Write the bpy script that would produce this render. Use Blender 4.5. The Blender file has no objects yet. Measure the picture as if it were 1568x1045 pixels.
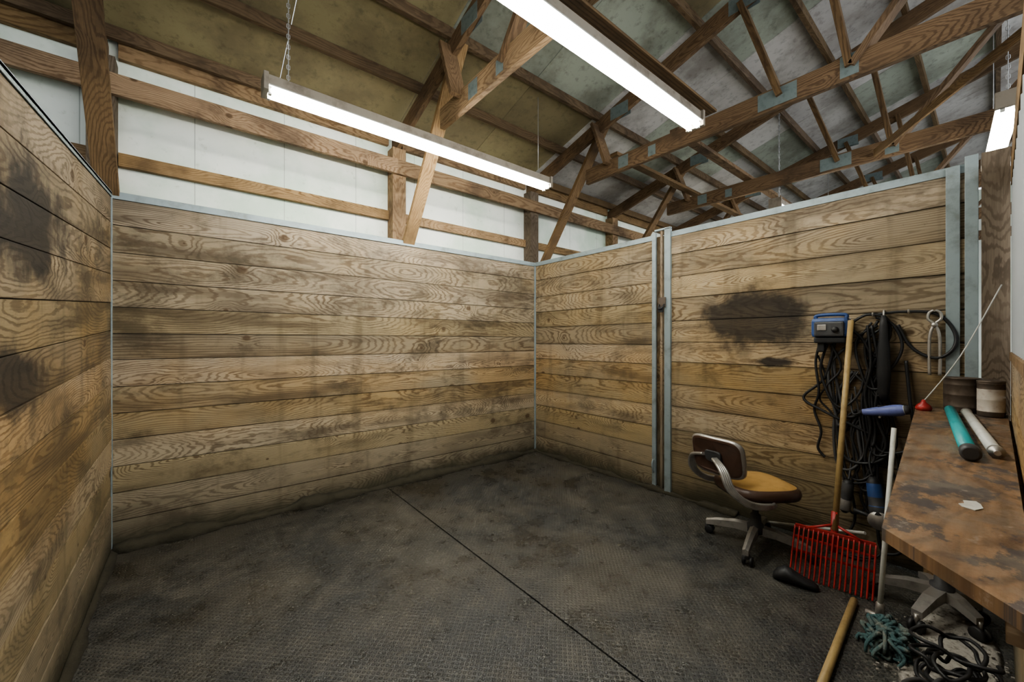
import bpy, bmesh, math, random
from mathutils import Vector, Matrix
random.seed(7)
S = bpy.context.scene
V = Vector

# ---------------------------------------------------------------- node helper
class NT:
    def __init__(s, name):
        s.m = bpy.data.materials.new(name); s.m.use_nodes = True
        s.t = s.m.node_tree; s.t.nodes.clear()
        s.out = s.n('ShaderNodeOutputMaterial')
        s.b = s.n('ShaderNodeBsdfPrincipled')
        s.t.links.new(s.b.outputs[0], s.out.inputs[0])
    def n(s, k): return s.t.nodes.new(k)
    def put(s, sock, v):
        if hasattr(v, 'is_output'): s.t.links.new(v, sock)
        elif isinstance(v, (tuple, list)) and sock.type == 'RGBA': sock.default_value = (*v[:3], 1)
        else: sock.default_value = v
    def M(s, op, a, b=0.0, c=None, clamp=False):
        x = s.n('ShaderNodeMath'); x.operation = op; x.use_clamp = clamp
        s.put(x.inputs[0], a); s.put(x.inputs[1], b)
        if c is not None: s.put(x.inputs[2], c)
        return x.outputs[0]
    def mix(s, f, a, b, mode='MIX'):
        x = s.n('ShaderNodeMix'); x.data_type = 'RGBA'; x.blend_type = mode
        s.put(x.inputs[0], f); s.put(x.inputs[6], a); s.put(x.inputs[7], b)
        return x.outputs[2]
    def sm(s, v, a, b, lo=0.0, hi=1.0):
        x = s.n('ShaderNodeMapRange'); x.interpolation_type = 'SMOOTHSTEP'
        s.put(x.inputs[0], v); s.put(x.inputs[1], a); s.put(x.inputs[2], b)
        s.put(x.inputs[3], lo); s.put(x.inputs[4], hi)
        return x.outputs[0]
    def xyz(s, x, y, z):
        c = s.n('ShaderNodeCombineXYZ')
        for i, v in enumerate((x, y, z)): s.put(c.inputs[i], v)
        return c.outputs[0]
    def sep(s, v):
        c = s.n('ShaderNodeSeparateXYZ'); s.put(c.inputs[0], v); return c.outputs
    def noise(s, vec, scale=5, detail=3, rough=.55):
        x = s.n('ShaderNodeTexNoise'); s.put(x.inputs['Vector'], vec)
        x.inputs['Scale'].default_value = scale; x.inputs['Detail'].default_value = detail
        x.inputs['Roughness'].default_value = rough
        return x.outputs[0]
    def vor(s, vec, scale):
        x = s.n('ShaderNodeTexVoronoi'); s.put(x.inputs['Vector'], vec); x.inputs['Scale'].default_value = scale
        return x
    def pos(s): return s.n('ShaderNodeNewGeometry').outputs['Position']
    def bump(s, h, dist=.002, st=1.0):
        x = s.n('ShaderNodeBump'); s.put(x.inputs['Height'], h)
        x.inputs['Distance'].default_value = dist; x.inputs['Strength'].default_value = st
        s.t.links.new(x.outputs[0], s.b.inputs['Normal'])
    def base(s, c): s.put(s.b.inputs['Base Color'], c)
    def rough(s, v): s.put(s.b.inputs['Roughness'], v)

def wood(name, light, dark, grime=.5, rings=.012, stains=(), wall=False, spread=.35, knotc=(.06, .035, .016), rough=.8, ringamt=.75, gold=.85, grey=.8):
    t = NT(name)
    uvn = t.n('ShaderNodeUVMap').outputs[0]
    u, v, _ = t.sep(uvn)
    R = t.n('ShaderNodeNewGeometry').outputs['Random Per Island']
    wn = t.n('ShaderNodeTexWhiteNoise'); wn.noise_dimensions = '1D'; t.put(wn.inputs['W'], R)
    ra, rb, rc = t.sep(wn.outputs['Color'])
    u2 = t.M('MULTIPLY_ADD', R, 53.0, u)
    rz = t.M('MULTIPLY', ra, 91.0)
    P = t.xyz(u2, v, rz)
    vk = t.vor(t.xyz(t.M('MULTIPLY', u2, .8), t.M('MULTIPLY_ADD', rb, 3.0, v), rz), 2.4)
    vk.voronoi_dimensions = '2D'
    kd = vk.outputs['Distance']; kc = t.sep(vk.outputs['Color'])[0]
    has = t.M('GREATER_THAN', kc, .55)
    krad = t.M('MULTIPLY', has, t.M('MULTIPLY_ADD', kc, .16, -.075))
    kfield = t.M('MULTIPLY', t.sm(kd, 0.0, .26, 1.0, 0.0), has)
    n1 = t.noise(t.xyz(t.M('MULTIPLY', u2, .5), t.M('MULTIPLY', v, .5), rz), 1.0, 1.5)
    n2 = t.noise(t.xyz(t.M('MULTIPLY', u2, 3.5), t.M('MULTIPLY', v, 14.0), rz), 1.0, 4)
    bb = t.M('ADD', t.M('MULTIPLY', t.M('SUBTRACT', n1, .42), .85), t.M('MULTIPLY', n2, .04))
    bb = t.M('MULTIPLY_ADD', kfield, .045, bb)
    aa = t.M('ADD', v, t.M('MULTIPLY', t.M('SUBTRACT', rc, .5), .2))
    r = t.M('SQRT', t.M('ADD', t.M('MULTIPLY', aa, aa), t.M('MULTIPLY', bb, bb)))
    r = t.M('MULTIPLY_ADD', n2, .012, r)
    s = t.M('SINE', t.M('MULTIPLY', r, t.M('MULTIPLY', t.M('MULTIPLY_ADD', rb, .7, .65), 6.283 / rings)))
    ring = t.sm(s, -.1, 1.0)
    fine = t.noise(t.xyz(t.M('MULTIPLY', u2, 5.0), t.M('MULTIPLY', v, 160.0), rz), 1.0, 3)
    ringf = t.M('MULTIPLY', ring, t.M('MULTIPLY_ADD', t.noise(P, 2.5, 2), 1.5, ringamt - .75), clamp=True)
    col = t.mix(ringf, light, dark)
    col = t.mix(t.sm(fine, .35, .75, 0, .5), col, dark)
    tone = t.M('MULTIPLY_ADD', rb, spread, 1 - spread / 2)
    pos = t.pos(); px, py, pz = t.sep(pos)
    if wall:
        lowf = t.noise(pos, .9, 4, .6)
        streak = t.noise(t.xyz(t.M('MULTIPLY', u2, .8), t.M('MULTIPLY', v, 6), rz), 1.0, 4, .6)
        gr = t.M('MULTIPLY', t.sm(t.noise(pos, 1.3, 5, .65), .32, .6), grey)
        col = t.mix(gr, col, t.mix(ringf, (.31, .26, .185), (.13, .10, .066)))
        band = t.M('MULTIPLY', t.sm(pz, .5, .95), t.sm(pz, 1.1, 1.5, 1, 0))
        band = t.M('MULTIPLY', band, t.sm(t.M('ADD', lowf, t.M('MULTIPLY', streak, .5)), .58, .9))
        col = t.mix(t.M('MULTIPLY', band, gold), col, t.mix(ringf, (.43, .275, .115), (.20, .115, .042)))
        col = t.mix(t.sm(streak, .46, .68, 0, grime), col, (.068, .05, .032))
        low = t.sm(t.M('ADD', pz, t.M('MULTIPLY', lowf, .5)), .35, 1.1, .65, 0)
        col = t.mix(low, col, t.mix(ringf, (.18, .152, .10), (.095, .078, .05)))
        blot = t.noise(t.xyz(px, py, t.M('MULTIPLY', pz, 1.6)), 2.6, 6, .7)
        col = t.mix(t.sm(blot, .49, .69, 0, grime), col, (.065, .051, .033))
        vs = t.noise(t.xyz(t.M('MULTIPLY', px, 8), t.M('MULTIPLY', py, 8), t.M('MULTIPLY', pz, .8)), 1.0, 3)
        col = t.mix(t.sm(vs, .54, .72, 0, .4), col, (.09, .07, .042))
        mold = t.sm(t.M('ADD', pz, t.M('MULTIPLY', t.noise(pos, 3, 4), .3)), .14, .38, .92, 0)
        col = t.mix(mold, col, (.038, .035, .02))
        col = t.mix(t.sm(t.noise(pos, 34, 4, .75), .6, .78, 0, .35), col, (.04, .03, .015))
        col = t.mix(t.sm(t.M('ABSOLUTE', v), .084, .096, 0, .3), col, (.05, .036, .02))
    else:
        g = t.noise(pos, 2.3, 5, .65)
        col = t.mix(t.sm(g, .43, .7, 0, grime), col, (.045, .03, .019))
    col = t.mix(1.0, col, t.xyz(tone, t.M('MULTIPLY', tone, t.M('MULTIPLY_ADD', rc, .06, .96)), t.M('MULTIPLY', tone, t.M('MULTIPLY_ADD', rc, .34, .82))), 'MULTIPLY')
    for (cy, cz, ry, rzz, c, st) in stains:
        nn = t.M('MULTIPLY', t.M('SUBTRACT', t.noise(pos, 4, 6, .62), .5), 2.2)
        dy = t.M('DIVIDE', t.M('SUBTRACT', py, cy), ry); dz = t.M('DIVIDE', t.M('SUBTRACT', pz, cz), rzz)
        d = t.M('SQRT', t.M('ADD', t.M('MULTIPLY', dy, dy), t.M('MULTIPLY', dz, dz)))
        col = t.mix(t.sm(t.M('ADD', d, nn), .6, 1.2, st, 0), col, c)
    knot = t.sm(kd, t.M('MULTIPLY', krad, .5), t.M('MULTIPLY_ADD', krad, 1.1, .002), 1.0, 0.0)
    col = t.mix(t.M('MULTIPLY', t.M('MULTIPLY', knot, has), .8), col, knotc)
    t.base(col); t.rough(rough)
    t.b.inputs['Specular IOR Level'].default_value = .3
    t.bump(t.M('ADD', t.M('MULTIPLY', ringf, -.5), t.M('MULTIPLY', fine, .5)), .0015, .6)
    return t.m

def plain(name, c, rough=.5, metal=0.0, dirt=.3, dc=(.05, .04, .03), sc=14, bump=0.0, spec=.5):
    t = NT(name)
    o = t.pos()
    n = t.noise(o, sc, 5, .65)
    t.base(t.mix(t.sm(n, .45, .75, 0, dirt), c, dc))
    t.rough(t.M('MULTIPLY_ADD', n, .3, rough - .1)); t.b.inputs['Metallic'].default_value = metal
    t.b.inputs['Specular IOR Level'].default_value = spec
    if bump: t.bump(n, bump)
    return t.m

def emis(name, c, st):
    t = NT(name); t.base((.9, .9, .9))
    t.put(t.b.inputs['Emission Color'], c); t.b.inputs['Emission Strength'].default_value = st
    return t.m

# ---------------------------------------------------------------- mesh builder
class MB:
    def __init__(s, *mats):
        s.bm = bmesh.new(); s.uv = s.bm.loops.layers.uv.new('UVMap'); s.mats = list(mats)
    def mi(s, m):
        if m is None: return 0
        if m not in s.mats: s.mats.append(m)
        return s.mats.index(m)
    def box(s, c, sz, R=None, m=None, bev=0.0):
        c = V(c); R = R or Matrix.Identity(3)
        L = max(range(3), key=lambda i: sz[i])
        tb = bmesh.new()
        bmesh.ops.create_cube(tb, size=1)
        for v in tb.verts: v.co = V((v.co.x * sz[0], v.co.y * sz[1], v.co.z * sz[2]))
        if bev: bmesh.ops.bevel(tb, geom=tb.edges[:] , offset=bev, segments=2, affect='EDGES', profile=.6)
        idx = s.mi(m)
        mp = {}
        for v in tb.verts: mp[v] = s.bm.verts.new(c + R @ v.co)
        for f in tb.faces:
            n = f.normal
            ax = max(range(3), key=lambda i: abs(n[i]))
            nf = s.bm.faces.new([mp[v] for v in f.verts]); nf.material_index = idx
            o = [i for i in range(3) if i != L and i != ax]
            for lp, v in zip(nf.loops, f.verts):
                if ax == L:
                    a, b = [i for i in range(3) if i != L]
                    lp[s.uv].uv = (v.co[a], v.co[b])
                else: lp[s.uv].uv = (v.co[L], v.co[o[0]])
        tb.free()
    def beam(s, p0, p1, w, h, up=(0, 0, 1), m=None, bev=.002):
        p0, p1 = V(p0), V(p1); x = (p1 - p0); l = x.length; x.normalize()
        y = V(up).cross(x).normalized(); z = x.cross(y)
        R = Matrix((x, y, z)).transposed()
        s.box((p0 + p1) / 2, (l, w, h), R, m, bev)
    def sweep(s, pts, r, seg=8, m=None, res=6, closed=False, r1=None, cap=True):
        P = [V(p) for p in pts]
        if res > 1 and len(P) > 2:
            Q = []; n = len(P)
            for i in range(n - 1):
                a = P[max(i - 1, 0)]; b = P[i]; c = P[i + 1]; d = P[min(i + 2, n - 1)]
                for k in range(res):
                    t = k / res
                    Q.append(.5 * ((2 * b) + (c - a) * t + (2 * a - 5 * b + 4 * c - d) * t * t + (3 * b - a - 3 * c + d) * t ** 3))
            Q.append(P[-1]); P = Q
        idx = s.mi(m); rings = []; nrm = None
        for i, p in enumerate(P):
            t = (P[min(i + 1, len(P) - 1)] - P[max(i - 1, 0)])
            if t.length < 1e-9: t = V((0, 0, 1))
            t.normalize()
            if nrm is None:
                nrm = t.orthogonal().normalized()
            nrm = (nrm - t * nrm.dot(t))
            if nrm.length < 1e-6: nrm = t.orthogonal()
            nrm.normalize(); b = t.cross(nrm)
            rr = r if r1 is None else r + (r1 - r) * i / (len(P) - 1)
            rings.append([s.bm.verts.new(p + rr * (math.cos(a) * nrm + math.sin(a) * b)) for a in [2 * math.pi * k / seg for k in range(seg)]])
        ln = 0
        for i in range(len(rings) - 1):
            dl = (P[i + 1] - P[i]).length
            for k in range(seg):
                f = s.bm.faces.new([rings[i][k], rings[i][(k + 1) % seg], rings[i + 1][(k + 1) % seg], rings[i + 1][k]])
                f.material_index = idx; f.smooth = True
                for lp, uv in zip(f.loops, [(ln, k * .01), (ln, k * .01 + .01), (ln + dl, k * .01 + .01), (ln + dl, k * .01)]): lp[s.uv].uv = uv
            ln += dl
        if cap:
            f = s.bm.faces.new(rings[0][::-1]); f.material_index = idx
            f = s.bm.faces.new(rings[-1]); f.material_index = idx
    def loft(s, secs, m=None, cap=True, smooth=True, mats=None):
        rings = [[s.bm.verts.new(V(p)) for p in r] for r in secs]; n = len(rings[0]); idx = s.mi(m)
        for i in range(len(rings) - 1):
            for k in range(n):
                f = s.bm.faces.new([rings[i][k], rings[i][(k + 1) % n], rings[i + 1][(k + 1) % n], rings[i + 1][k]])
                f.material_index = s.mi(mats[i]) if mats else idx; f.smooth = smooth
        if cap:
            f = s.bm.faces.new(rings[0][::-1]); f.material_index = s.mi(mats[0]) if mats else idx
            f = s.bm.faces.new(rings[-1]); f.material_index = s.mi(mats[-1]) if mats else idx
    def lathe(s, prof, o=(0, 0, 0), ax=(0, 0, 1), seg=24, m=None, mats=None, cap=True):
        ax = V(ax).normalized(); a = ax.orthogonal().normalized(); b = ax.cross(a); o = V(o)
        s.loft([[o + ax * z + r * (math.cos(q) * a + math.sin(q) * b) for q in [2 * math.pi * k / seg for k in range(seg)]] for r, z in prof], m, cap, True, mats)
    def poly(s, pts, z0, z1, m=None):
        idx = s.mi(m)
        lo = [s.bm.verts.new((x, y, z0)) for x, y in pts]; hi = [s.bm.verts.new((x, y, z1)) for x, y in pts]
        fs = [s.bm.faces.new(lo[::-1]), s.bm.faces.new(hi)]
        for i in range(len(pts)):
            j = (i + 1) % len(pts); fs.append(s.bm.faces.new([lo[i], lo[j], hi[j], hi[i]]))
        for f in fs:
            f.material_index = idx
            for lp in f.loops: lp[s.uv].uv = (lp.vert.co.x, lp.vert.co.y)
    def done(s, name, loc=(0, 0, 0), rz=0.0):
        bmesh.ops.recalc_face_normals(s.bm, faces=s.bm.faces)
        me = bpy.data.meshes.new(name)
        s.bm.to_mesh(me); s.bm.free()
        for m in s.mats: me.materials.append(m)
        o = bpy.data.objects.new(name, me); o.location = loc; o.rotation_euler = (0, 0, rz)
        S.collection.objects.link(o); return o

# ---------------------------------------------------------------- materials
BL = (.36, .29, .185); BD = (.15, .105, .058)
blk = (.02, .017, .015)
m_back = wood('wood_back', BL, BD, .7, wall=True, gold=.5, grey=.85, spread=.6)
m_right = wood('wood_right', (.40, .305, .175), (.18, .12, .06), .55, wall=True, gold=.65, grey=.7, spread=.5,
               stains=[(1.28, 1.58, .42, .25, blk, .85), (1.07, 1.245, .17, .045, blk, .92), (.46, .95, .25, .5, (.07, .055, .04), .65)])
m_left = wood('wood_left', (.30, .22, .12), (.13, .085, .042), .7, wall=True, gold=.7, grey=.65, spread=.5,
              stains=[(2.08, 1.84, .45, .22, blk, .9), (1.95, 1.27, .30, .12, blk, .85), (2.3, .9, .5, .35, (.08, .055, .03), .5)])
m_girt = wood('wood_girt', (.30, .205, .115), (.15, .092, .046), .65, rings=.014, spread=.5)
m_truss = wood('wood_truss', (.19, .125, .07), (.09, .055, .03), .7, rings=.014)
m_purl = wood('wood_purlin', (.16, .112, .067), (.085, .057, .034), .6, rings=.014)
m_post = wood('wood_post', (.15, .118, .083), (.075, .056, .038), .5)
m_dwall = wood('wood_lower', (.24, .165, .09), (.12, .078, .038), .5, wall=True)
m_steel = plain('galvanised_steel', (.25, .30, .31), .5, .25, .6, (.12, .12, .105), 9)
m_plate = plain('truss_plate', (.22, .27, .27), .45, .4, .4, (.07, .08, .08), 30)
m_metal = plain('worn_metal', (.46, .44, .41), .35, .75, .4)
m_black = plain('black_rubber', (.014, .014, .015), .5, 0, .3, (.05, .045, .04))
m_dgrey = plain('dark_grey', (.05, .05, .052), .5, 0, .4)
m_red = plain('red_plastic', (.34, .025, .022), .4, 0, .35)
m_handle = plain('handle_wood', (.38, .27, .12), .5, 0, .5, (.18, .12, .055), 18)
m_white = plain('white_paint', (.55, .55, .51), .45, 0, .4, (.26, .24, .2))
m_blue = plain('blue_plastic', (.03, .075, .22), .4, 0, .3)
m_lav = plain('lavender_blue', (.14, .17, .40), .4, 0, .35)
m_tealp = plain('teal_plastic', (.03, .32, .34), .4, 0, .2)
m_tan = plain('tan_vinyl', (.40, .24, .08), .55, 0, .5, (.18, .11, .05), 10)
m_brown = plain('brown_vinyl', (.075, .04, .026), .32, 0, .4, (.03, .02, .015))
m_rust = plain('rusty_tin', (.12, .095, .075), .5, .5, .6, (.06, .035, .02), 20)
m_label = plain('paper_label', (.5, .46, .4), .6, 0, .5, (.22, .08, .05), 25)
m_cream = plain('fixture_enamel', (.26, .225, .18), .5, .1, .7, (.10, .072, .048), 8)
m_chain = plain('chain_zinc', (.5, .5, .5), .4, .7, .2)

t = NT('white_sheathing'); p = t.pos(); px, py, pz = t.sep(p)
c = t.mix(t.sm(t.noise(p, 1.3, 5, .6), .40, .68, 0, .8), (.84, .87, .80), (.52, .66, .52))
c = t.mix(t.sm(t.noise(p, 11, 5, .7), .58, .75, 0, .5), c, (.36, .4, .3))
sx = t.M('ABSOLUTE', t.M('SUBTRACT', t.M('FRACT', t.M('DIVIDE', px, .62)), .5))
c = t.mix(t.sm(sx, .492, .499, 0, .6), c, (.2, .22, .18))
t.base(c); t.rough(.7); m_sheath = t.m
def ceil_mat(name, a, b, d):
    t = NT(name); p = t.pos(); px, py, pz = t.sep(p)
    R = t.n('ShaderNodeNewGeometry').outputs['Random Per Island']
    c = t.mix(R, a, b)
    c = t.mix(t.sm(t.noise(p, 1.8, 6, .65), .40, .66, 0, .7), c, d)
    c = t.mix(t.sm(t.noise(p, 14, 5, .7), .5, .7, 0, .4), c, tuple(x * .5 for x in d))
    t.base(c); t.rough(.75); return t.m
m_ctan = ceil_mat('ceiling_board_tan', (.29, .245, .135), (.21, .175, .10), (.14, .11, .065))
m_cgrn = ceil_mat('ceiling_board_pale', (.37, .40, .33), (.27, .29, .24), (.15, .145, .115))
m_cwht = ceil_mat('ceiling_board_white', (.56, .54, .51), (.40, .38, .36), (.2, .175, .15))
# floor mats
t = NT('rubber_mat'); p = t.pos(); px, py, pz = t.sep(p)
n1 = t.noise(p, 1.1, 6, .62); n2 = t.noise(p, 5.5, 6, .7); n3 = t.noise(p, 60, 4, .7)
c = t.mix(t.sm(n1, .38, .62), (.034, .037, .037), (.07, .064, .05))
c = t.mix(t.sm(n2, .46, .68, 0, .6), c, (.115, .104, .08))
k = 2 * math.pi / .06
a = t.M('SINE', t.M('MULTIPLY', t.M('ADD', px, py), k)); b = t.M('SINE', t.M('MULTIPLY', t.M('SUBTRACT', px, py), k))
tread = t.sm(t.M('ABSOLUTE', t.M('MULTIPLY', a, b)), .45, .7)
keep = t.sm(n1, .45, .62, 1, .35)
c = t.mix(t.M('MULTIPLY', t.M('MULTIPLY', tread, keep), .5), c, (.016, .018, .018))
c = t.mix(t.sm(n3, .54, .68, 0, .45), c, (.22, .20, .165))
puddle = t.sm(t.noise(t.xyz(t.M('ADD', px, 9.3), py, pz), 1.3, 3, .5), .54, .70)
c = t.mix(t.M('MULTIPLY', puddle, .7), c, (.036, .028, .015))
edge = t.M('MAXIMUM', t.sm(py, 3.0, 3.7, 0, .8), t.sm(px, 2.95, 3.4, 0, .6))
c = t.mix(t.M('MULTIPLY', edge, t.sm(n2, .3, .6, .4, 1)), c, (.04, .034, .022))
t.base(c)
t.rough(t.M('ADD', t.M('SUBTRACT', t.sm(n2, .35, .65, .2, .45), t.M('MULTIPLY', puddle, .1)), t.M('MULTIPLY', n3, .1)))
t.b.inputs['Specular IOR Level'].default_value = 1.0
hgt = t.M('ADD', t.M('MULTIPLY', t.M('MULTIPLY', tread, keep), 1.2), t.M('MULTIPLY', t.M('ADD', n2, n3), 1.2))
t.bump(hgt, .006, 1.0); m_mat = t.m
m_dirt = plain('packed_dirt', (.04, .034, .02), .9, 0, .7, (.02, .018, .01), 9, .01)
m_grav = plain('pale_dust', (.34, .32, .285), .95, 0, .8, (.10, .09, .075), 50, .006)
# bench top
t = NT('worn_plywood'); p = t.pos(); px, py, pz = t.sep(p)
g = t.noise(t.xyz(t.M('MULTIPLY', px, 2.2), t.M('MULTIPLY', py, 30), 0), 1, 5, .6)
w = t.M('SINE', t.M('MULTIPLY', t.M('ADD', py, t.M('MULTIPLY', t.noise(t.xyz(px, t.M('MULTIPLY', py, 2.5), 0), 1.2, 2), .9)), 110))
c = t.mix(t.sm(g, .35, .65), (.25, .15, .08), (.13, .078, .042))
c = t.mix(t.sm(w, 0, 1, 0, .6), c, (.08, .045, .025))
q = t.noise(t.xyz(t.M('MULTIPLY', px, 1.0), t.M('MULTIPLY', py, 1.4), 3), 6.5, 6, .7)
c = t.mix(t.sm(q, .52, .57, 0, .8), c, (.04, .04, .043))
c = t.mix(t.sm(t.noise(p, 4, 5, .7), .45, .62, 0, .5), c, (.19, .16, .125))
c = t.mix(t.sm(t.noise(p, 28, 5, .7), .6, .7, 0, .45), c, (.36, .31, .26))
t.base(c); t.rough(t.sm(q, .4, .6, .35, .7)); t.bump(q, .003); m_ply = t.m
t = NT('white_corrugated'); t.base((.36, .385, .40)); t.rough(.4); m_corr = t.m

# ---------------------------------------------------------------- constants
XL, XR, YB, H = -.454, 3.417, 3.745, 2.39
TX = [-4.3, -2.4, -.50, 1.63, 3.50, 5.25, 7.1, 8.95, 10.8]
def ztop(y): return 3.52 + .29 * (3.416 - y)

# ---------------------------------------------------------------- floor
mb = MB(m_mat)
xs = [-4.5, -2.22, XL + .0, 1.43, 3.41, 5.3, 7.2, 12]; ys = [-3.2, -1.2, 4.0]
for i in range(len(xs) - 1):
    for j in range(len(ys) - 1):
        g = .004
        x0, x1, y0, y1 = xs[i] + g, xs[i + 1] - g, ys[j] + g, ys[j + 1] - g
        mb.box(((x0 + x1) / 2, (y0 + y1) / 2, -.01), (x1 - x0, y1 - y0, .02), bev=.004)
mb.box((3.75, .4, -.04), (16.5, 7.2, .03), m=m_black)
mb.done('floor')

mb = MB(m_dirt)
def ridge(p0, p1, nrm, w=.11, hh=.05):
    p0, p1, nrm = V(p0), V(p1), V(nrm); n = 90; secs = []
    for i in range(n + 1):
        f = i / n; q = p0.lerp(p1, f)
        a = .5 + .35 * math.sin(i * .27 + p0.x) + .3 * math.sin(i * .71 + 1) * .5 + random.uniform(-.15, .15); a = max(a, .15)
        s2 = [q, q + V((0, 0, hh * a * .9)), q + nrm * (w * .3 * a) + V((0, 0, hh * a * .6)), q + nrm * (w * (.5 + .7 * a)) + V((0, 0, .001)), q + V((0, 0, -.004))]
        secs.append(s2)
    mb.loft(secs)
ridge((XL + .03, YB - .024, 0), (XR - .03, YB - .024, 0), (0, -1, 0), .12, .09)
ridge((XR - .024, YB - .03, 0), (XR - .024, 1.3, 0), (-1, 0, 0), .07, .05)
ridge((XL + .024, YB - .03, 0), (XL + .024, .2, 0), (1, 0, 0), .04, .03)
mb.done('dirt_buildup')

# ---------------------------------------------------------------- plank walls
def plank_wall(name, p0, p1, mat, nb=13, zt=H, th=.04):
    mb = MB(mat, m_steel)
    hs = [1 + random.uniform(-.08, .08) for _ in range(nb)]; tot = sum(hs); z = 0.0
    for h in hs:
        hh = h / tot * (zt - .02)
        a = V(p0); b = V(p1)
        off = random.uniform(-.003, .003)
        n = V((0, 0, 1)).cross((b - a).normalized()) * off
        a = a + n; b = b + n
        mb.beam((a.x, a.y, z + hh / 2), (b.x, b.y, z + hh / 2), th, hh - .004, bev=.0025)
        z += hh
    a, b = V(p0), V(p1); d = (b - a).normalized() * .01
    mb.beam(a + d + V((0, 0, H / 2)), b - d + V((0, 0, H / 2)), .012, H - .05, m=m_black, bev=0)  # dark backing added so no light leaks through the plank gaps
    return mb
mb = plank_wall('wall_back', (XL - .02, YB + .0, 0), (XR + .02, YB + .0, 0), m_back)
mb.beam((XL - .05, YB, H), (XR + .05, YB, H), .055, .03, m=m_steel)
mb.beam((XL - .05, YB - .026, H - .015), (XR - .02, YB - .026, H - .015), .004, .04, m=m_steel)
mb.beam((XL + .022, YB - .024, 0), (XL + .022, YB - .024, H), .008, .03, up=(0, 1, 0), m=m_steel)
mb.done('wall_back')

DY0, DY1 = 1.89, 2.056
mb = MB(m_right, m_steel)
def right_seg(y0, y1, seed):
    random.seed(seed); nb = 12
    hs = [1 + random.uniform(-.08, .08) for _ in range(nb)]; tot = sum(hs); z = 0
    for h in hs:
        hh = h / tot * (H - .02); o = random.uniform(-.003, .003)
        mb.beam((XR + o, y0, z + hh / 2), (XR + o, y1, z + hh / 2), .04, hh - .004, bev=.0025); z += hh
    mb.beam((XR, y0 + .01, H / 2), (XR, y1 - .01, H / 2), .012, H - .05, m=m_black, bev=0)  # dark sheet inside the boards, added to block light through their gaps
right_seg(DY1 - .01, YB - .02, 3); right_seg(.10, DY0 + .01, 5)
for y0, y1 in ((DY1 - .01, YB - .02), (.10, DY0 + .01)):
    mb.beam((XR, y0, H), (XR, y1, H), .055, .03, m=m_steel)
    mb.beam((XR - .026, y0, H - .015), (XR - .026, y1, H - .015), .004, .04, m=m_steel)
mb.beam((XR - .024, YB - .03, 0), (XR - .024, YB - .03, H), .03, .016, up=(0, 1, 0), m=m_steel)
mb.box((XR - .028, DY1 - .018, H / 2 + .01), (.02, .04, H + .04), m=m_steel, bev=.002)
mb.box((XR - .028, DY0 + .01, H / 2 + .02), (.03, .06, H + .06), m=m_steel, bev=.002)
mb.box((XR + .02, (DY0 + DY1) / 2 + .01, H / 2), (.02, .13, H), m=m_dwall)
mb.box((XR - .026, DY0 + .075, H / 2 + .02), (.014, .022, H + .05), m=m_dwall)
mb.box((XR - .028, DY0 + .06, H + .05), (.03, .16, .018), m=m_steel, bev=.002)
mb.box((XR - .03, .155, H / 2), (.02, .055, H + .02), m=m_steel, bev=.002)
mb.box((XR - .03, .085, H / 2 + .02), (.03, .05, H + .06), m=m_steel, bev=.002)
mb.done('wall_right')
mb = MB(m_rust)
mb.box((XR - .052, DY0 + .055, 1.76), (.012, .07, .09), m=m_rust, bev=.003)
mb.sweep([(XR - .06, DY0 + .03, 1.74), (XR - .09, DY0 + .04, 1.70), (XR - .09, DY0 + .07, 1.70), (XR - .06, DY0 + .08, 1.74)], .006, m=m_black)
mb.box((XR - .075, DY0 + .055, 1.69), (.02, .045, .05), m=m_black, bev=.004)
mb.done('door_latch')
mb = MB(m_steel)
mb.sweep([(XR - .05, DY1 - .02, .28), (XR - .07, DY1 - .02, .24), (XR - .05, DY1 - .02, .16)], .009); mb.done('door_bolt')

random.seed(11)
mb = plank_wall('wall_left', (XL, YB + .02, 0), (XL, -.25, 0), m_left)
mb.beam((XL, YB, H), (XL, -.25, H), .05, .02, m=m_steel)
mb.beam((XL + .023, YB - .02, H - .008), (XL + .023, -.25, H - .008), .004, .03, m=m_steel)
for v in mb.bm.verts: v.co.z *= 1 - .042 * (YB - v.co.y)
mb.done('wall_left')

mb = MB(m_dwall, m_steel)
z = 0
random.seed(4)
for i in range(7):
    mb.beam((.98, -.07, z + .093), (3.34, -.07, z + .093), .04, .181, bev=.003); z += .186
mb.beam((.98, -.07, z + .02), (3.34, -.07, z + .02), .05, .04, m=m_girt)
mb.beam((.98, -.08, 2.29), (3.34, -.08, 2.29), .06, .14, m=m_girt)
mb.beam((1.0, -.11, 0), (1.0, -.11, 2.36), .09, .04, up=(0, 1, 0), m=m_post)
n = 500; secs = []
for i in range(n + 1):
    x = 1.0 + 2.34 * i / n; yy = -.072 + .02 * math.sin(x * 2 * math.pi / .15)
    secs.append([(x, yy, 1.335), (x, yy, 2.23), (x, yy - .003, 2.23), (x, yy - .003, 1.335)])
mb.loft(secs, m=m_corr, smooth=False)
mb.done('wall_front')

mb = MB(m_sheath)
mb.box((3.75, 4.02, 1.85), (16.5, .06, 3.7))
mb.done('wall_outer')
mb = MB(m_sheath); mb.box((12.1, .4, 2.2), (.06, 7.2, 4.4)); mb.done('wall_gable')
mb = MB(m_sheath); mb.box((-4.6, .4, 2.2), (.06, 7.2, 4.4)); mb.done('wall_gable_left')

mb = MB(m_girt)
segs = list(zip(TX[:-1], TX[1:])) + [(10.8, 12)]
for zc, hh in ((2.70, .095), (2.25, .09), (1.5, .09), (.8, .09), (3.48, .12)):
    for a, b in segs: mb.beam((a + .075, 3.96, zc), (b - .075, 3.96, zc), .045, hh)
for a, b in ((-4.5, 1.6), (1.6, 5.3), (5.3, 12)):
    mb.beam((a, 3.825, 3.17), (b, 3.825, 3.17), .038, .145)
mb.done('wall_girts')

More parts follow.
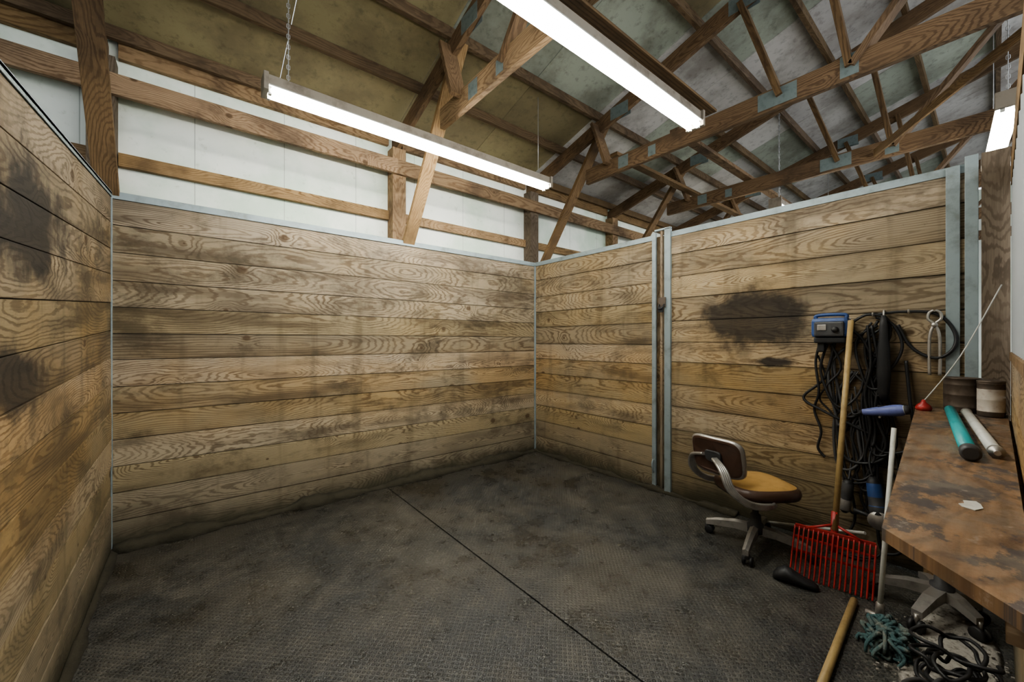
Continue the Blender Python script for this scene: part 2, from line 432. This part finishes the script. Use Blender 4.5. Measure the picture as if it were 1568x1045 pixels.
for i, x in enumerate(TX):
    mb = MB(m_girt if i % 2 else m_post)
    mb.beam((x, 3.915, 0), (x, 3.915, ztop(3.915)), .14, .14, up=(0, 1, 0)); mb.done('wooden_post')
mb = MB(m_post)
mb.beam((XR + .02, .0, 0), (XR + .02, .0, 2.44), .1, .12, up=(1, 0, 0)); mb.done('wooden_post')

# ---------------------------------------------------------------- trusses
YE = -3.0
for i, x in enumerate(TX):
    mb = MB(m_truss, m_plate)
    mb.beam((x, 2.95, 3.275), (x, YE, 3.275), .045, .165, m=m_girt if i == 3 else None)
    mb.beam((x, 4.0, ztop(4.0) + .07), (x, YE, ztop(YE) + .07), .045, .15)
    mb.beam((x + .045, 3.88, 2.18), (x + .045, 2.72, ztop(2.72) + .1), .04, .12, up=(1, 0, 0), m=m_girt if i == 3 else None)
    mb.beam((x - .045, 2.62, 3.30), (x - .045, 2.8, ztop(2.8) + .1), .035, .14, up=(1, 0, 0))
    for ya, yb in ((1.04, 1.32), (.63, .80), (.62, -.5), (-.9, -.5), (-1.1, -2.2), (2.1, 1.35)):
        if (ya, yb) == (2.1, 1.35) and i != 3: continue
        mb.beam((x, ya, 3.28), (x, yb, ztop(yb) + .05), .042, .1, up=(1, 0, 0))
    for (y, w, h, zz) in ((1.06, .26, .13, 3.28), (.63, .1, .15, 3.29), (2.12, .08, .1, 3.27), (2.45, .12, .12, 3.28), (-.9, .2, .12, 3.28)):
        for sx in (-.0235, .0235): mb.box((x + sx, y, zz), (.002, w, h), m=m_plate)
    for y in (1.3, 2.5, -.5):
        for sx in (-.0235, .0235): mb.box((x + sx, y, ztop(y) + .05), (.002, .22, .13), m=m_plate)
    mb.done('roof_truss')
mb = MB(m_purl)
y = 3.9; pys = []
while y > YE:
    pys.append(y)
    for a, b in ((-4.55, -.5), (-.5, 3.5), (3.5, 7.1), (7.1, 12.05)):
        mb.beam((a, y, ztop(y) + .185), (b, y, ztop(y) + .185), .04, .09)
    y -= .56
mb.done('roof_purlins')
mb = MB(m_ctan, m_cgrn, m_cwht)
random.seed(5)
for a, b in segs:
    for j in range(len(pys)):
        y0 = pys[j] + (.12 if j == 0 else 0); y1 = pys[j + 1] if j + 1 < len(pys) else YE
        for q in range(2):
            xa = a + (b - a) * q / 2; xb = a + (b - a) * (q + 1) / 2
            if a < 3.4: m = m_ctan if j in (0, 1, 4) or (j == 2 and a < 1) else m_cgrn
            else: m = m_cwht if random.random() < .9 else m_cgrn
            mb.beam(((xa + xb) / 2, y0, ztop(y0) + .245), ((xa + xb) / 2, y1, ztop(y1) + .245), xb - xa - .006, .02, m=m, bev=0)
mb.done('ceiling')
mb = MB(m_truss)
mb.beam((3.5, 1.9, 3.38), (12, 1.9, 3.38), .09, .038)
mb.beam((-4.5, -.9, 3.38), (12, -.9, 3.38), .09, .038)
mb.beam((3.55, -.3, 3.25), (5.2, .75, 3.25), .02, .07); mb.beam((5.25, 2.4, 3.3), (7.1, 2.2, 4.0), .03, .09)
mb.beam((3.52, 2.6, 3.42), (7.1, 2.6, 3.42), .09, .038)
mb.done('truss_bracing')

# ---------------------------------------------------------------- fluorescent fixtures
m_tube = emis('fluorescent_tube', (1.0, .98, .90), 39)
def strip_light(x0, x1, y0, z, y1=None, chains=(0, 1)):
    y1 = y0 if y1 is None else y1
    mb = MB(m_cream)
    a, b = V((x0, y0, z)), V((x1, y1, z)); d = (b - a).normalized(); sd = V((0, 0, 1)).cross(d)
    up = V((0, 0, 1))
    mb.beam(a + up * .064, b + up * .064, .095, .065, bev=.006)
    mb.beam(a + up * .028, b + up * .028, .115, .008, m=m_white, bev=.002)
    for p, q in ((a, 1), (b, -1)):
        mb.beam(p + up * .045 - d * .012 * q, p + up * .045 + d * .016 * q, .13, .11, m=m_cream, bev=.004)
        for sgn in (-1, 1): mb.beam(p + d * .016 * q + sd * sgn * .03, p + d * .034 * q + sd * sgn * .03, .022, .05, m=m_white)
    for sgn in (-1, 1):
        mb.sweep([a + d * .03 + sd * sgn * .03, b - d * .03 + sd * sgn * .03], .0175, 12, m=m_tube, res=1)
    for ci in chains:
            p = (a + d * .13, b - d * .13)[ci]
            y = p.y; top = ztop(y) + .14
            k = 0; zz = z + .1
            base = V((p.x, p.y, 0))
            mb.sweep([base + up * zz, base + up * top], .003, 6, m=m_chain, res=1)
            while zz < top and ci == 0:
                rr = .009; ax = V((1, 0, 0)) if k % 2 else V((0, 1, 0))
                mb.sweep([base + up * zz + ax * rr, base + up * (zz + .02) + ax * rr, base + up * (zz + .028), base + up * (zz + .02) - ax * rr, base + up * zz - ax * rr, base + up * (zz - .008), base + up * zz + ax * rr], .0025, 4, m=m_chain, res=1, cap=False)
                zz += .033; k += 1
    return mb
strip_light(.337, 2.78, 2.86, 2.95).done('added_fill_light')
mb = strip_light(.385, 2.825, 1.372, 2.95, chains=(0,))
mb.beam((.2, 1.372, 3.106), (3.0, 1.372, 3.106), .15, .018, m=m_truss)
mb.beam((1.63, 1.372, 3.10), (1.63, 1.372, 3.19), .03, .04, up=(1, 0, 0), m=m_metal)
mb.done('added_fill_light')
strip_light(4.15, 5.55, -.06, 2.95, .02).done('added_fill_light')
strip_light(.4, 2.84, -1.6, 2.95).done('added_fill_light')  # unseen fixture added behind the camera as front and ceiling fill
strip_light(5.2, 7.6, 1.6, 2.95).done('added_fill_light')  # fixture added beyond the right wall to brighten the roof there

# ---------------------------------------------------------------- bench
mb = MB(m_ply, m_girt)
BH = 1.01
mb.poly([(3.36, .30), (1.116, .150), (.90, -.04), (3.36, -.04)], BH - .026, BH, m_ply)
mb.beam((3.34, .27, BH - .06), (1.25, .125, BH - .06), .03, .055, m=m_dwall)
mb.beam((3.31, .22, 0), (3.31, .22, BH - .03), .04, .09, up=(0, 1, 0), m=m_girt)
for x in (1.7, 2.4):
    mb.beam((x, -.03, .72), (x, .13, BH - .03), .04, .05, m=m_dwall)
mb.beam((3.33, -.03, BH - .06), (1.0, -.03, BH - .06), .04, .06, m=m_girt)
mb.done('workbench')

def can(name, x, y, r, h, body, band):
    mb = MB(body)
    prof = [(r * .96, 0), (r, .004), (r, h * .15), (r * 1.015, h * .16), (r, h * .18), (r, h * .5), (r * 1.015, h * .51), (r, h * .53), (r, h * .8), (r * 1.015, h * .81), (r, h * .83), (r, h - .004), (r * 1.03, h - .002), (r * 1.03, h + .003), (r * .93, h + .003), (r * .9, h - .012)]
    mats = [body] * 3 + [band] * 7 + [body] * 6
    mb.lathe(prof, (x, y, BH + .001), m=body, mats=mats[:len(prof) - 1])
    return mb
can('large_tin_can', 3.28, .115, .072, .185, m_rust, m_rust).done('large_tin_can')
mb = can('paint_can', 3.19, .015, .048, .17, m_rust, m_label)
mb.lathe([(.048, 0), (.05, .012), (.03, .016), (.001, .016)], (3.19, .015, BH + .172), m=m_rust)
mb.done('paint_can')
mb = MB(m_tealp)
mb.sweep([(3.15, .155, BH + .023), (1.99, .055, BH + .023)], .021, 12, m=m_tealp, res=1)
mb.lathe([(.022, 0), (.025, .004), (.025, .05), (.018, .055)], (2.0, .055, BH + .026), (-1, -.08, 0), m=m_dgrey)
mb.done('teal_pole')
mb = MB(m_white)
mb.sweep([(3.10, .095, BH + .02), (2.08, .0, BH + .02)], .018, 12, m=m_white, res=1)
mb.lathe([(.02, 0), (.02, .03), (.008, .03), (.008, .045)], (2.09, 0, BH + .021), (-1, -.09, 0), m=m_metal)
mb.lathe([(.02, 0), (.02, .03), (.008, .03), (.008, .045)], (3.09, .094, BH + .021), (1, .09, 0), m=m_metal)
mb.done('spare_fluorescent_tube')
mb = MB(m_white); mb.poly([(1.47, .03), (1.455, .05), (1.43, .047), (1.42, .056), (1.40, .05), (1.39, .03), (1.42, .018), (1.45, .022)], BH + .0005, BH + .002); mb.done('paper_scrap')
mb = MB(m_red)
mb.lathe([(.03, 0), (.035, .015), (.028, .03), (.012, .045), (.006, .06)], (3.18, .255, BH), m=m_red); mb.sweep([(3.18, .255, BH + .05), (3.24, .12, 1.32), (3.33, -.02, 1.70)], .003, 6, m=m_white)
mb.done('whip')

# ---------------------------------------------------------------- chair
def sup(cx, cy, z, a, b, e=3.2, n=36, f=None):
    r = []
    for k in range(n):
        q = 2 * math.pi * k / n; c, s_ = math.cos(q), math.sin(q)
        x = a * math.copysign(abs(c) ** (2 / e), c); y = b * math.copysign(abs(s_) ** (2 / e), s_)
        zz = z + (f(x, y) if f else 0); r.append(V((cx + x, cy + y, zz)))
    return r
mb = MB(m_metal)
for k in range(4):
    q = math.radians(45 + 90 * k + 0); d = V((math.cos(q), math.sin(q), 0)); sd = V((-d.y, d.x, 0))
    secs = []
    for f, w, h, z in ((.02, .024, .034, .125), (.12, .022, .03, .122), (.24, .019, .025, .10), (.31, .017, .019, .082)):
        c = d * f + V((0, 0, z)); secs.append([c + sd * w - V((0, 0, h)), c + sd * w + V((0, 0, h * .6)), c + V((0, 0, h)), c - sd * w + V((0, 0, h * .6)), c - sd * w - V((0, 0, h))])
    mb.loft(secs, m=m_metal, smooth=False)
    c = d * .30
    mb.sweep([c + V((0, 0, .085)), c + V((0, 0, .05))], .01, 8, m=m_metal, res=1)
    for sg in (-1, 1): mb.lathe([(.0, 0), (.022, 0), (.028, .004), (.028, .014), (.022, .018), (0.001, .018)], c + sd * (.012 * sg) + V((.012, 0, .029)) , sd * sg, 16, m=m_black)
    mb.box(c + V((.004, 0, .052)), (.045, .03, .025), m=m_dgrey, bev=.006)
mb.lathe([(.05, .10), (.052, .15), (.035, .17), (.03, .22), (.019, .225), (.019, .36)], m=m_dgrey)
mb.box((0, 0, .365), (.22, .14, .03), m=m_dgrey, bev=.006)
mb.box((-.02, -.1, .355), (.015, .16, .012), m=m_metal)
f = lambda x, y: -.9 * max(0, x - .12) ** 2
mb.loft([sup(0, 0, .375, .20, .19), sup(0, 0, .38, .222, .212), sup(0, 0, .405, .23, .22), sup(0, 0, .41, .23, .22), sup(0, 0, .435, .225, .214, f=f), sup(0, 0, .449, .205, .195, f=f), sup(0, 0, .456, .15, .14), sup(0, 0, .458, .05, .05)],
        mats=[m_brown, m_brown, m_brown, m_brown, m_brown, m_tan, m_tan])
BR = Matrix.Rotation(math.radians(24), 3, 'Z')
def bk(tx, a, b):
    r = []
    for p in sup(0, 0, 0, a, b, 4.8, 36):
        y = p.x; z = p.y
        q = BR @ V((tx + .8 * y * y - .18 * z, y, 0)); r.append(V((-.275 + q.x, q.y, .622 + z)))
    return r
mb.loft([bk(-.03, .165, .105), bk(-.028, .178, .12), bk(-.02, .188, .132), bk(.0, .188, .132), bk(.02, .178, .122), bk(.028, .15, .095), bk(.03, .06, .04)], mats=[m_brown, m_metal, m_metal, m_brown, m_brown, m_brown])
mb.loft([bk(-.031, .06, .04), bk(-.045, .055, .035)], m=m_dgrey)
for sg in (-1, 1):
    for o in (0, .012, .024, .036):
        mb.sweep([(.06 - o, sg * .12, .368), (-.05, sg * .235, .365 + o * .4), (-.2, sg * .25, .375 + o * .7), (-.33 + o, sg * .23, .47), (-.355 + o, sg * .18 , .58), (-.335 + o * .6, sg * .06, .62)], .011, 8, m=m_metal)
mb.done('office_chair', (2.97, 1.03, 0), math.radians(-36))

# ---------------------------------------------------------------- manure fork
mb = MB(m_red)
b0 = V((2.79, .775, .0)); b1 = V((2.85, .415, .0)); N = 17
lean = V((.075, 0, .27))
for i in range(N):
    f = i / (N - 1); q = b0.lerp(b1, f)
    mb.sweep([q + V((-.03, 0, .006)), q + V((-.005, 0, .06)), q + V((.03, 0, .16)), q + lean], .0048, 6, m=m_red, res=4)
for fz, r in ((1.0, .009), (.78, .006), (.5, .006)):
    off = lean * fz + V((.004, 0, 0))
    mb.beam(b0 + off, b1 + off, .012, .022 if fz == 1 else .012, m=m_red)
neck = b0.lerp(b1, .5) + lean
for f in (.15, .85): mb.sweep([b0.lerp(b1, f) + lean, neck + V((.03, 0, .05))], .008, 6, m=m_red, res=1)
mb.sweep([neck - V((0, 0, .1)), neck + V((.05, .003, .12))], .019, 10, m=m_red, res=1)
mb.sweep([neck + V((.02, 0, .02)), (3.275, .585, 1.53)], .0155, 12, m=m_handle, res=1)
mb.done('manure_fork')

mb = MB(m_white)
mb.sweep([(2.667, .366, .05), (2.93, .345, .93)], .0115, 10, m=m_white, res=1)
mb.lathe([(.018, 0), (.018, .06), (.012, .07)], (2.665, .366, .02), (.26, -.02, .9), m=m_metal)
mb.sweep([(2.667, .30, .016), (2.667, .42, .016)], .014, 8, m=m_metal, res=1)
mb.done('mop_handle')
m_rag = plain('teal_rag', (.07, .125, .13), .95, 0, .9, (.24, .22, .18), 14, .02, .1)
mb = MB(m_rag)
random.seed(9)
for i in range(130):
    q = random.uniform(0, 6.28); l = random.uniform(.03, .11); c = V((2.47, .31, .02)) + V((random.uniform(-.08, .08), random.uniform(-.05, .05), random.uniform(0, .05)))
    d = V((math.cos(q), math.sin(q) * .7, 0)) * l
    e = c + d; e.z = .01
    w1 = V((random.uniform(-.03, .03), random.uniform(-.03, .03), 0))
    mb.sweep([c, c + d * .4 + V((0, 0, .02)) + w1, c + d * .8 - w1 + V((0, 0, -.01)), e], .011, 5, m=m_rag, res=4, r1=.006)
for v in mb.bm.verts: v.co.z = max(v.co.z, .002)
mb.done('mop_rag')
mb = MB(m_handle); mb.sweep([(2.73, .475, .018), (1.75, .43, .018)], .0165, 12, m=m_handle, res=1); mb.done('wooden_broom_handle')
mb = MB(m_white); mb.sweep([(3.34, 1.17, .02), (2.98, .47, .30)], .009, 10, m=m_white, res=1); mb.done('white_pole')
mb = MB(m_black)
secs = []
for f, w, h in ((0, .02, .03), (.02, .04, .06), (.06, .048, .09), (.10, .045, .07), (.15, .045, .045), (.19, .04, .035), (.215, .02, .02)):
    secs.append([V((f, w * math.cos(a), max(0, h / 2 + h / 2 * math.sin(a)))) for a in [2 * math.pi * k / 14 for k in range(14)]])
mb.loft(secs, m=m_black); mb.done('rubber_boot', (2.66, .83, .003), math.radians(-75))

# star base under bench
mb = MB(m_dgrey); c0 = V((2.93, .17, 0))
for k in range(5):
    q = math.radians(20 + 72 * k); d = V((math.cos(q), math.sin(q), 0)); sd = V((-d.y, d.x, 0)); L = .15 if d.y < -.3 else .25
    secs = []
    for f, w, h, z in ((.02, .028, .034, .14), (L * .5, .026, .028, .13), (L, .02, .02, .095)):
        c = c0 + d * f + V((0, 0, z)); secs.append([c + sd * w - V((0, 0, h)), c + sd * w + V((0, 0, h * .6)), c - sd * w + V((0, 0, h * .6)), c - sd * w - V((0, 0, h))])
    mb.loft(secs, m=m_metal, smooth=False)
    c = c0 + d * L
    mb.sweep([c + V((0, 0, .09)), c + V((0, 0, .04))], .009, 8, m=m_metal, res=1)
    for sg in (-1, 1): mb.lathe([(0.001, 0), (.026, 0), (.032, .004), (.032, .016), (.026, .02), (0.001, .02)], c + sd * (.006 * sg) + V((0, 0, .033)), sd * sg, 16, m=m_black)
mb.lathe([(.045, .10), (.045, .17), (.03, .18), (.025, .42), (.017, .43), (.017, .5)], c0, m=m_dgrey)
mb.loft([[c0 + p for p in sup(0, 0, z, a, a, 2)] for z, a in ((.5, .12), (.51, .15), (.54, .155), (.56, .14), (.565, .05))], m=m_black)
mb.done('rolling_stool')
mb = MB(m_grav)
secs = []
for rr, z in ((1.0, .001), (.85, .006), (.6, .012), (.3, .018), (.03, .02)):
    secs.append([V((2.5 + rr * .6 * math.cos(a) * (1 + .12 * math.sin(3 * a) + .08 * math.sin(7 * a)), .12 + rr * .15 * math.sin(a) * (1 + .1 * math.sin(5 * a)), z)) for a in [2 * math.pi * k / 60 for k in range(60)]])
mb.loft(secs)
random.seed(2)
for i in range(500):
    a = random.uniform(0, 6.28); r = random.uniform(0, 1.15); s_ = random.uniform(.004, .011)
    mb.box((2.5 + r * .65 * math.cos(a), .14 + r * .17 * math.sin(a), .014), (s_, s_ * .8, s_ * .6), Matrix.Rotation(a, 3, 'Z'), bev=0)
mb.done('spilled_lime_dust')
mb = MB(m_black); random.seed(8)
pts = []
for i in range(90):
    a = i * .55; r = .10 + .035 * math.sin(i * 1.3); pts.append((2.27 + .04 * math.sin(i * .4) + r * math.cos(a), .10 + .02 * math.cos(i * .31) + r * .8 * math.sin(a), .032 + i * .0022 + .012 * math.sin(i * 2.1)))
mb.sweep(pts, .007, 7, m=m_black, res=4)
pts = []
for i in range(70):
    a = -i * .6; r = .10 + .03 * math.sin(i * 1.7); pts.append((2.02 + .05 * math.sin(i * .3) + r * math.cos(a), .10 + r * .85 * math.sin(a), .03 + i * .0022 + .012 * math.sin(i * 2.1)))
mb.sweep(pts, .008, 7, m=m_dgrey, res=4)
mb.done('extension_cord_coil')

# ---------------------------------------------------------------- things hanging on the right wall
XW = XR - .022
mb = MB(m_blue)
c = V((XW - .06, .70, 1.49))
mb.box(c, (.10, .20, .13), m=m_blue, bev=.022)
mb.box(c + V((-.045, .0, -.01)), (.04, .16, .10), m=m_dgrey, bev=.012)
mb.box(c + V((-.067, .035, .0)), (.006, .05, .04), m=m_metal, bev=.004)
mb.lathe([(.02, 0), (.018, .015), (.001, .016)], c + V((-.062, -.035, -.015)), (-1, 0, 0), 16, m=m_black)
mb.sweep([c + V((0, .08, .06)), c + V((0, .07, .085)), c + V((0, -.07, .085)), c + V((0, -.08, .06))], .012, 8, m=m_blue)
mb.box(c + V((0, 0, -.085)), (.09, .17, .04), m=m_black, bev=.01)
mb.box(c + V((.0, .05, -.13)), (.05, .04, .07), m=m_black, bev=.008)
mb.done('battery_charger')
def cable(pts, r=.006, m=None): mbc.sweep([(XW - x, y, z) for y, z, x in pts], r, 7, m=m or m_black, res=7)
mbc = MB(m_black)
cable([(.76, 1.40, .05), (.79, 1.25, .03), (.77, 1.05, .04), (.80, .92, .02), (.76, .78, .03), (.78, .66, .02), (.74, .6, .02)], .008)
cable([(.72, 1.38, .06), (.76, 1.2, .04), (.70, 1.0, .05), (.62, .9, .04), (.55, .93, .04), (.50, .97, .04)], .008)
cable([(.70, 1.38, .06), (.65, 1.22, .04), (.73, 1.08, .04), (.66, .96, .05), (.58, 1.02, .04), (.54, 1.15, .03), (.58, 1.35, .02), (.50, 1.52, .02)], .007)
cable([(.68, 1.40, .05), (.74, 1.15, .03), (.86, 1.0, .03), (.74, .92, .05), (.60, .85, .04), (.5, .80, .03)], .009)
cable([(.62, 1.50, .02), (.55, 1.42, .03), (.48, 1.30, .03), (.42, 1.42, .02), (.43, 1.54, .02), (.52, 1.57, .02), (.60, 1.52, .02)], .009)
cable([(.48, 1.55, .02), (.40, 1.50, .03), (.36, 1.36, .03), (.42, 1.22, .03), (.50, 1.26, .02), (.52, 1.40, .02), (.47, 1.53, .02)], .008)
cable([(.47, 1.57, .02), (.36, 1.58, .02), (.22, 1.56, .02), (.15, 1.46, .02), (.15, 1.36, .03), (.22, 1.30, .03), (.32, 1.36, .02), (.38, 1.5, .02)], .009)
cable([(.52, 1.5, .03), (.50, 1.25, .05), (.53, 1.05, .04), (.50, .85, .05), (.53, .65, .04), (.50, .52, .04)], .008)
cable([(.50, 1.5, .03), (.46, 1.2, .04), (.48, .95, .05), (.43, .75, .05), (.50, .6, .04), (.55, .4, .04), (.5, .3, .05), (.46, .42, .05)], .008)
cable([(.55, .95, .03), (.60, .8, .03), (.56, .6, .04), (.60, .45, .03), (.58, .25, .03), (.62, .12, .05), (.70, .02, .06), (.60, .012, .12), (.52, .012, .1)], .008)
cable([(.78, 1.3, .02), (.73, 1.12, .02), (.77, 1.0, .02), (.70, .9, .02), (.62, .7, .03)], .006)
cable([(.6, 1.2, .02), (.5, 1.08, .03), (.42, .9, .03), (.45, .7, .03), (.38, .5, .02), (.42, .3, .02), (.46, .05, .05), (.6, .012, .1)], .007)
random.seed(21)
for i in range(17):
    y0 = random.uniform(.42, .70); y1 = y0 + random.uniform(-.12, .12); zt = random.choice((1.5, 1.38, 1.2, .95, .8)); zb = max(zt - random.uniform(.4, .75), .08)
    w_ = random.uniform(.03, .11)
    cable([(y0, zt, .02), (y0 + w_, (zt + zb) / 2 + .1, .03), (y0 + w_ * .6, zb + .05, .04), ((y0 + y1) / 2, zb, .05), (y1 - w_ * .6, zb + .08, .04), (y1 - w_ * .3, (zt + zb) / 2, .03), (y1, zt - .1, .02)], random.choice((.005, .007, .009)), random.choice((m_black, m_black, m_dgrey)))
for y, z in ((.49, 1.56), (.33, 1.57), (.60, 1.53)):
    mbc.sweep([(XW + .01, y, z), (XW - .05, y, z), (XW - .06, y, z + .02)], .005, 6, m=m_metal, res=3)
mbc.done('hanging_electrical_cords')
mb = MB(m_black)
secs = []
for z, w, d in ((1.56, .012, .012), (1.50, .02, .018), (1.42, .022, .02), (1.36, .03, .024), (1.2, .034, .028), (1.08, .028, .024), (1.03, .016, .014)):
    secs.append([V((XW - .055 + p.x, .44 + p.y, z)) for p in sup(0, 0, 0, d, w, 3, 16)])
mb.loft(secs, m=m_black); mb.sweep([(XW, .44, 1.585), (XW - .045, .44, 1.59), (XW - .055, .44, 1.55)], .005, 6, m=m_metal)
mb.done('cattle_prod')
mb = MB(m_lav)
o = V((XW - .09, .54, .945)); ax = V((-.1, -1, .22)).normalized()
mb.lathe([(.012, 0), (.02, .01), (.024, .05), (.03, .10), (.034, .15), (.034, .19), (.028, .205), (.0285, .207), (.026, .225), (.01, .23)], o, ax, 20, mats=[m_black, m_lav, m_lav, m_lav, m_lav, m_lav, m_white, m_dgrey, m_dgrey])
mb.sweep([o, o + V((.02, .04, -.02)), (XW - .03, .6, .98), (XW, .6, 1.05)], .006, 6, m=m_black)
mb.box(o + ax * .1 + V((0, 0, .03)), (.02, .04, .012), m=m_black, bev=.004)
mb.sweep([(XW + .01, .45, .94), (XW - .12, .45, .93)], .006, 6, m=m_metal, res=1)
mb.done('electric_clipper')
mb = MB(m_metal)
for sg in (-1, 1):
    mb.sweep([(XW - .03, .225 + sg * .02, 1.20), (XW - .03, .225 + sg * .022, 1.32), (XW - .03, .225 + sg * .018, 1.44), (XW - .03, .225 - sg * .002, 1.50), (XW - .03, .225 - sg * .026, 1.53), (XW - .03, .225 - sg * .022, 1.565), (XW - .03, .225 - sg * .004, 1.58)], .0075, 8, m=m_metal)
mb.lathe([(.014, 0), (.014, .02), (.001, .022)], (XW - .02, .225, 1.495), (-1, 0, 0), 12, m=m_metal)
mb.sweep([(XW + .01, .225, 1.575), (XW - .05, .225, 1.575)], .004, 6, m=m_metal, res=1)
mb.done('steel_tongs')
mb = MB(m_dgrey); o = V((XW - .13, .48, .56))
mb.lathe([(.014, 0), (.028, .02), (.036, .04), (.04, .12), (.04, .17), (.043, .175), (.043, .22), (.03, .24), (.03, .26)], o, (-.15, -.15, -1), 18, mats=[m_black, m_black, m_blue, m_dgrey, m_blue, m_dgrey, m_metal, m_metal])
e = o + V((-.15, -.15, -1)).normalized() * .25
mb.lathe([(.02, 0), (.045, .01), (.055, .03), (.053, .034), (.001, .036)], e, (-1, -.1, 0), 20, m=m_metal)
mb.sweep([e, e + V((0, .12, .02))], .013, 8, m=m_black, res=1)
mb.sweep([o, o + V((.03, .02, .08)), (XW - .02, .5, .72), (XW, .5, .78)], .006, 6, m=m_black)
mb.done('angle_grinder')
mb = MB(m_dgrey); o = V((XW - .10, .60, .50))
mb.lathe([(.015, 0), (.03, .02), (.032, .10), (.025, .13), (.03, .14), (.03, .2), (.012, .22)], o, (0, .1, -1), 16, mats=[m_black, m_dgrey, m_dgrey, m_metal, m_metal, m_black])
mb.sweep([o, o + V((.05, 0, .06)), (XW, .6, .62)], .006, 6, m=m_black); mb.done('hanging_drill')

# ---------------------------------------------------------------- world + camera
w = bpy.data.worlds.new('World'); S.world = w; w.use_nodes = True
w.node_tree.nodes['Background'].inputs[0].default_value = (.88, .94, 1, 1)
w.node_tree.nodes['Background'].inputs[1].default_value = 1.15
cam = bpy.data.cameras.new('camera'); co = bpy.data.objects.new('camera', cam); S.collection.objects.link(co)
cam.sensor_width = 36; cam.lens = 13.77; cam.clip_start = .02
co.location = (0, 0, 1.4); co.rotation_euler = (math.radians(90), 0, math.radians(-39))
S.camera = co
S.view_settings.view_transform = 'AgX'
S.view_settings.look = 'AgX - Medium High Contrast'
S.view_settings.exposure = .8
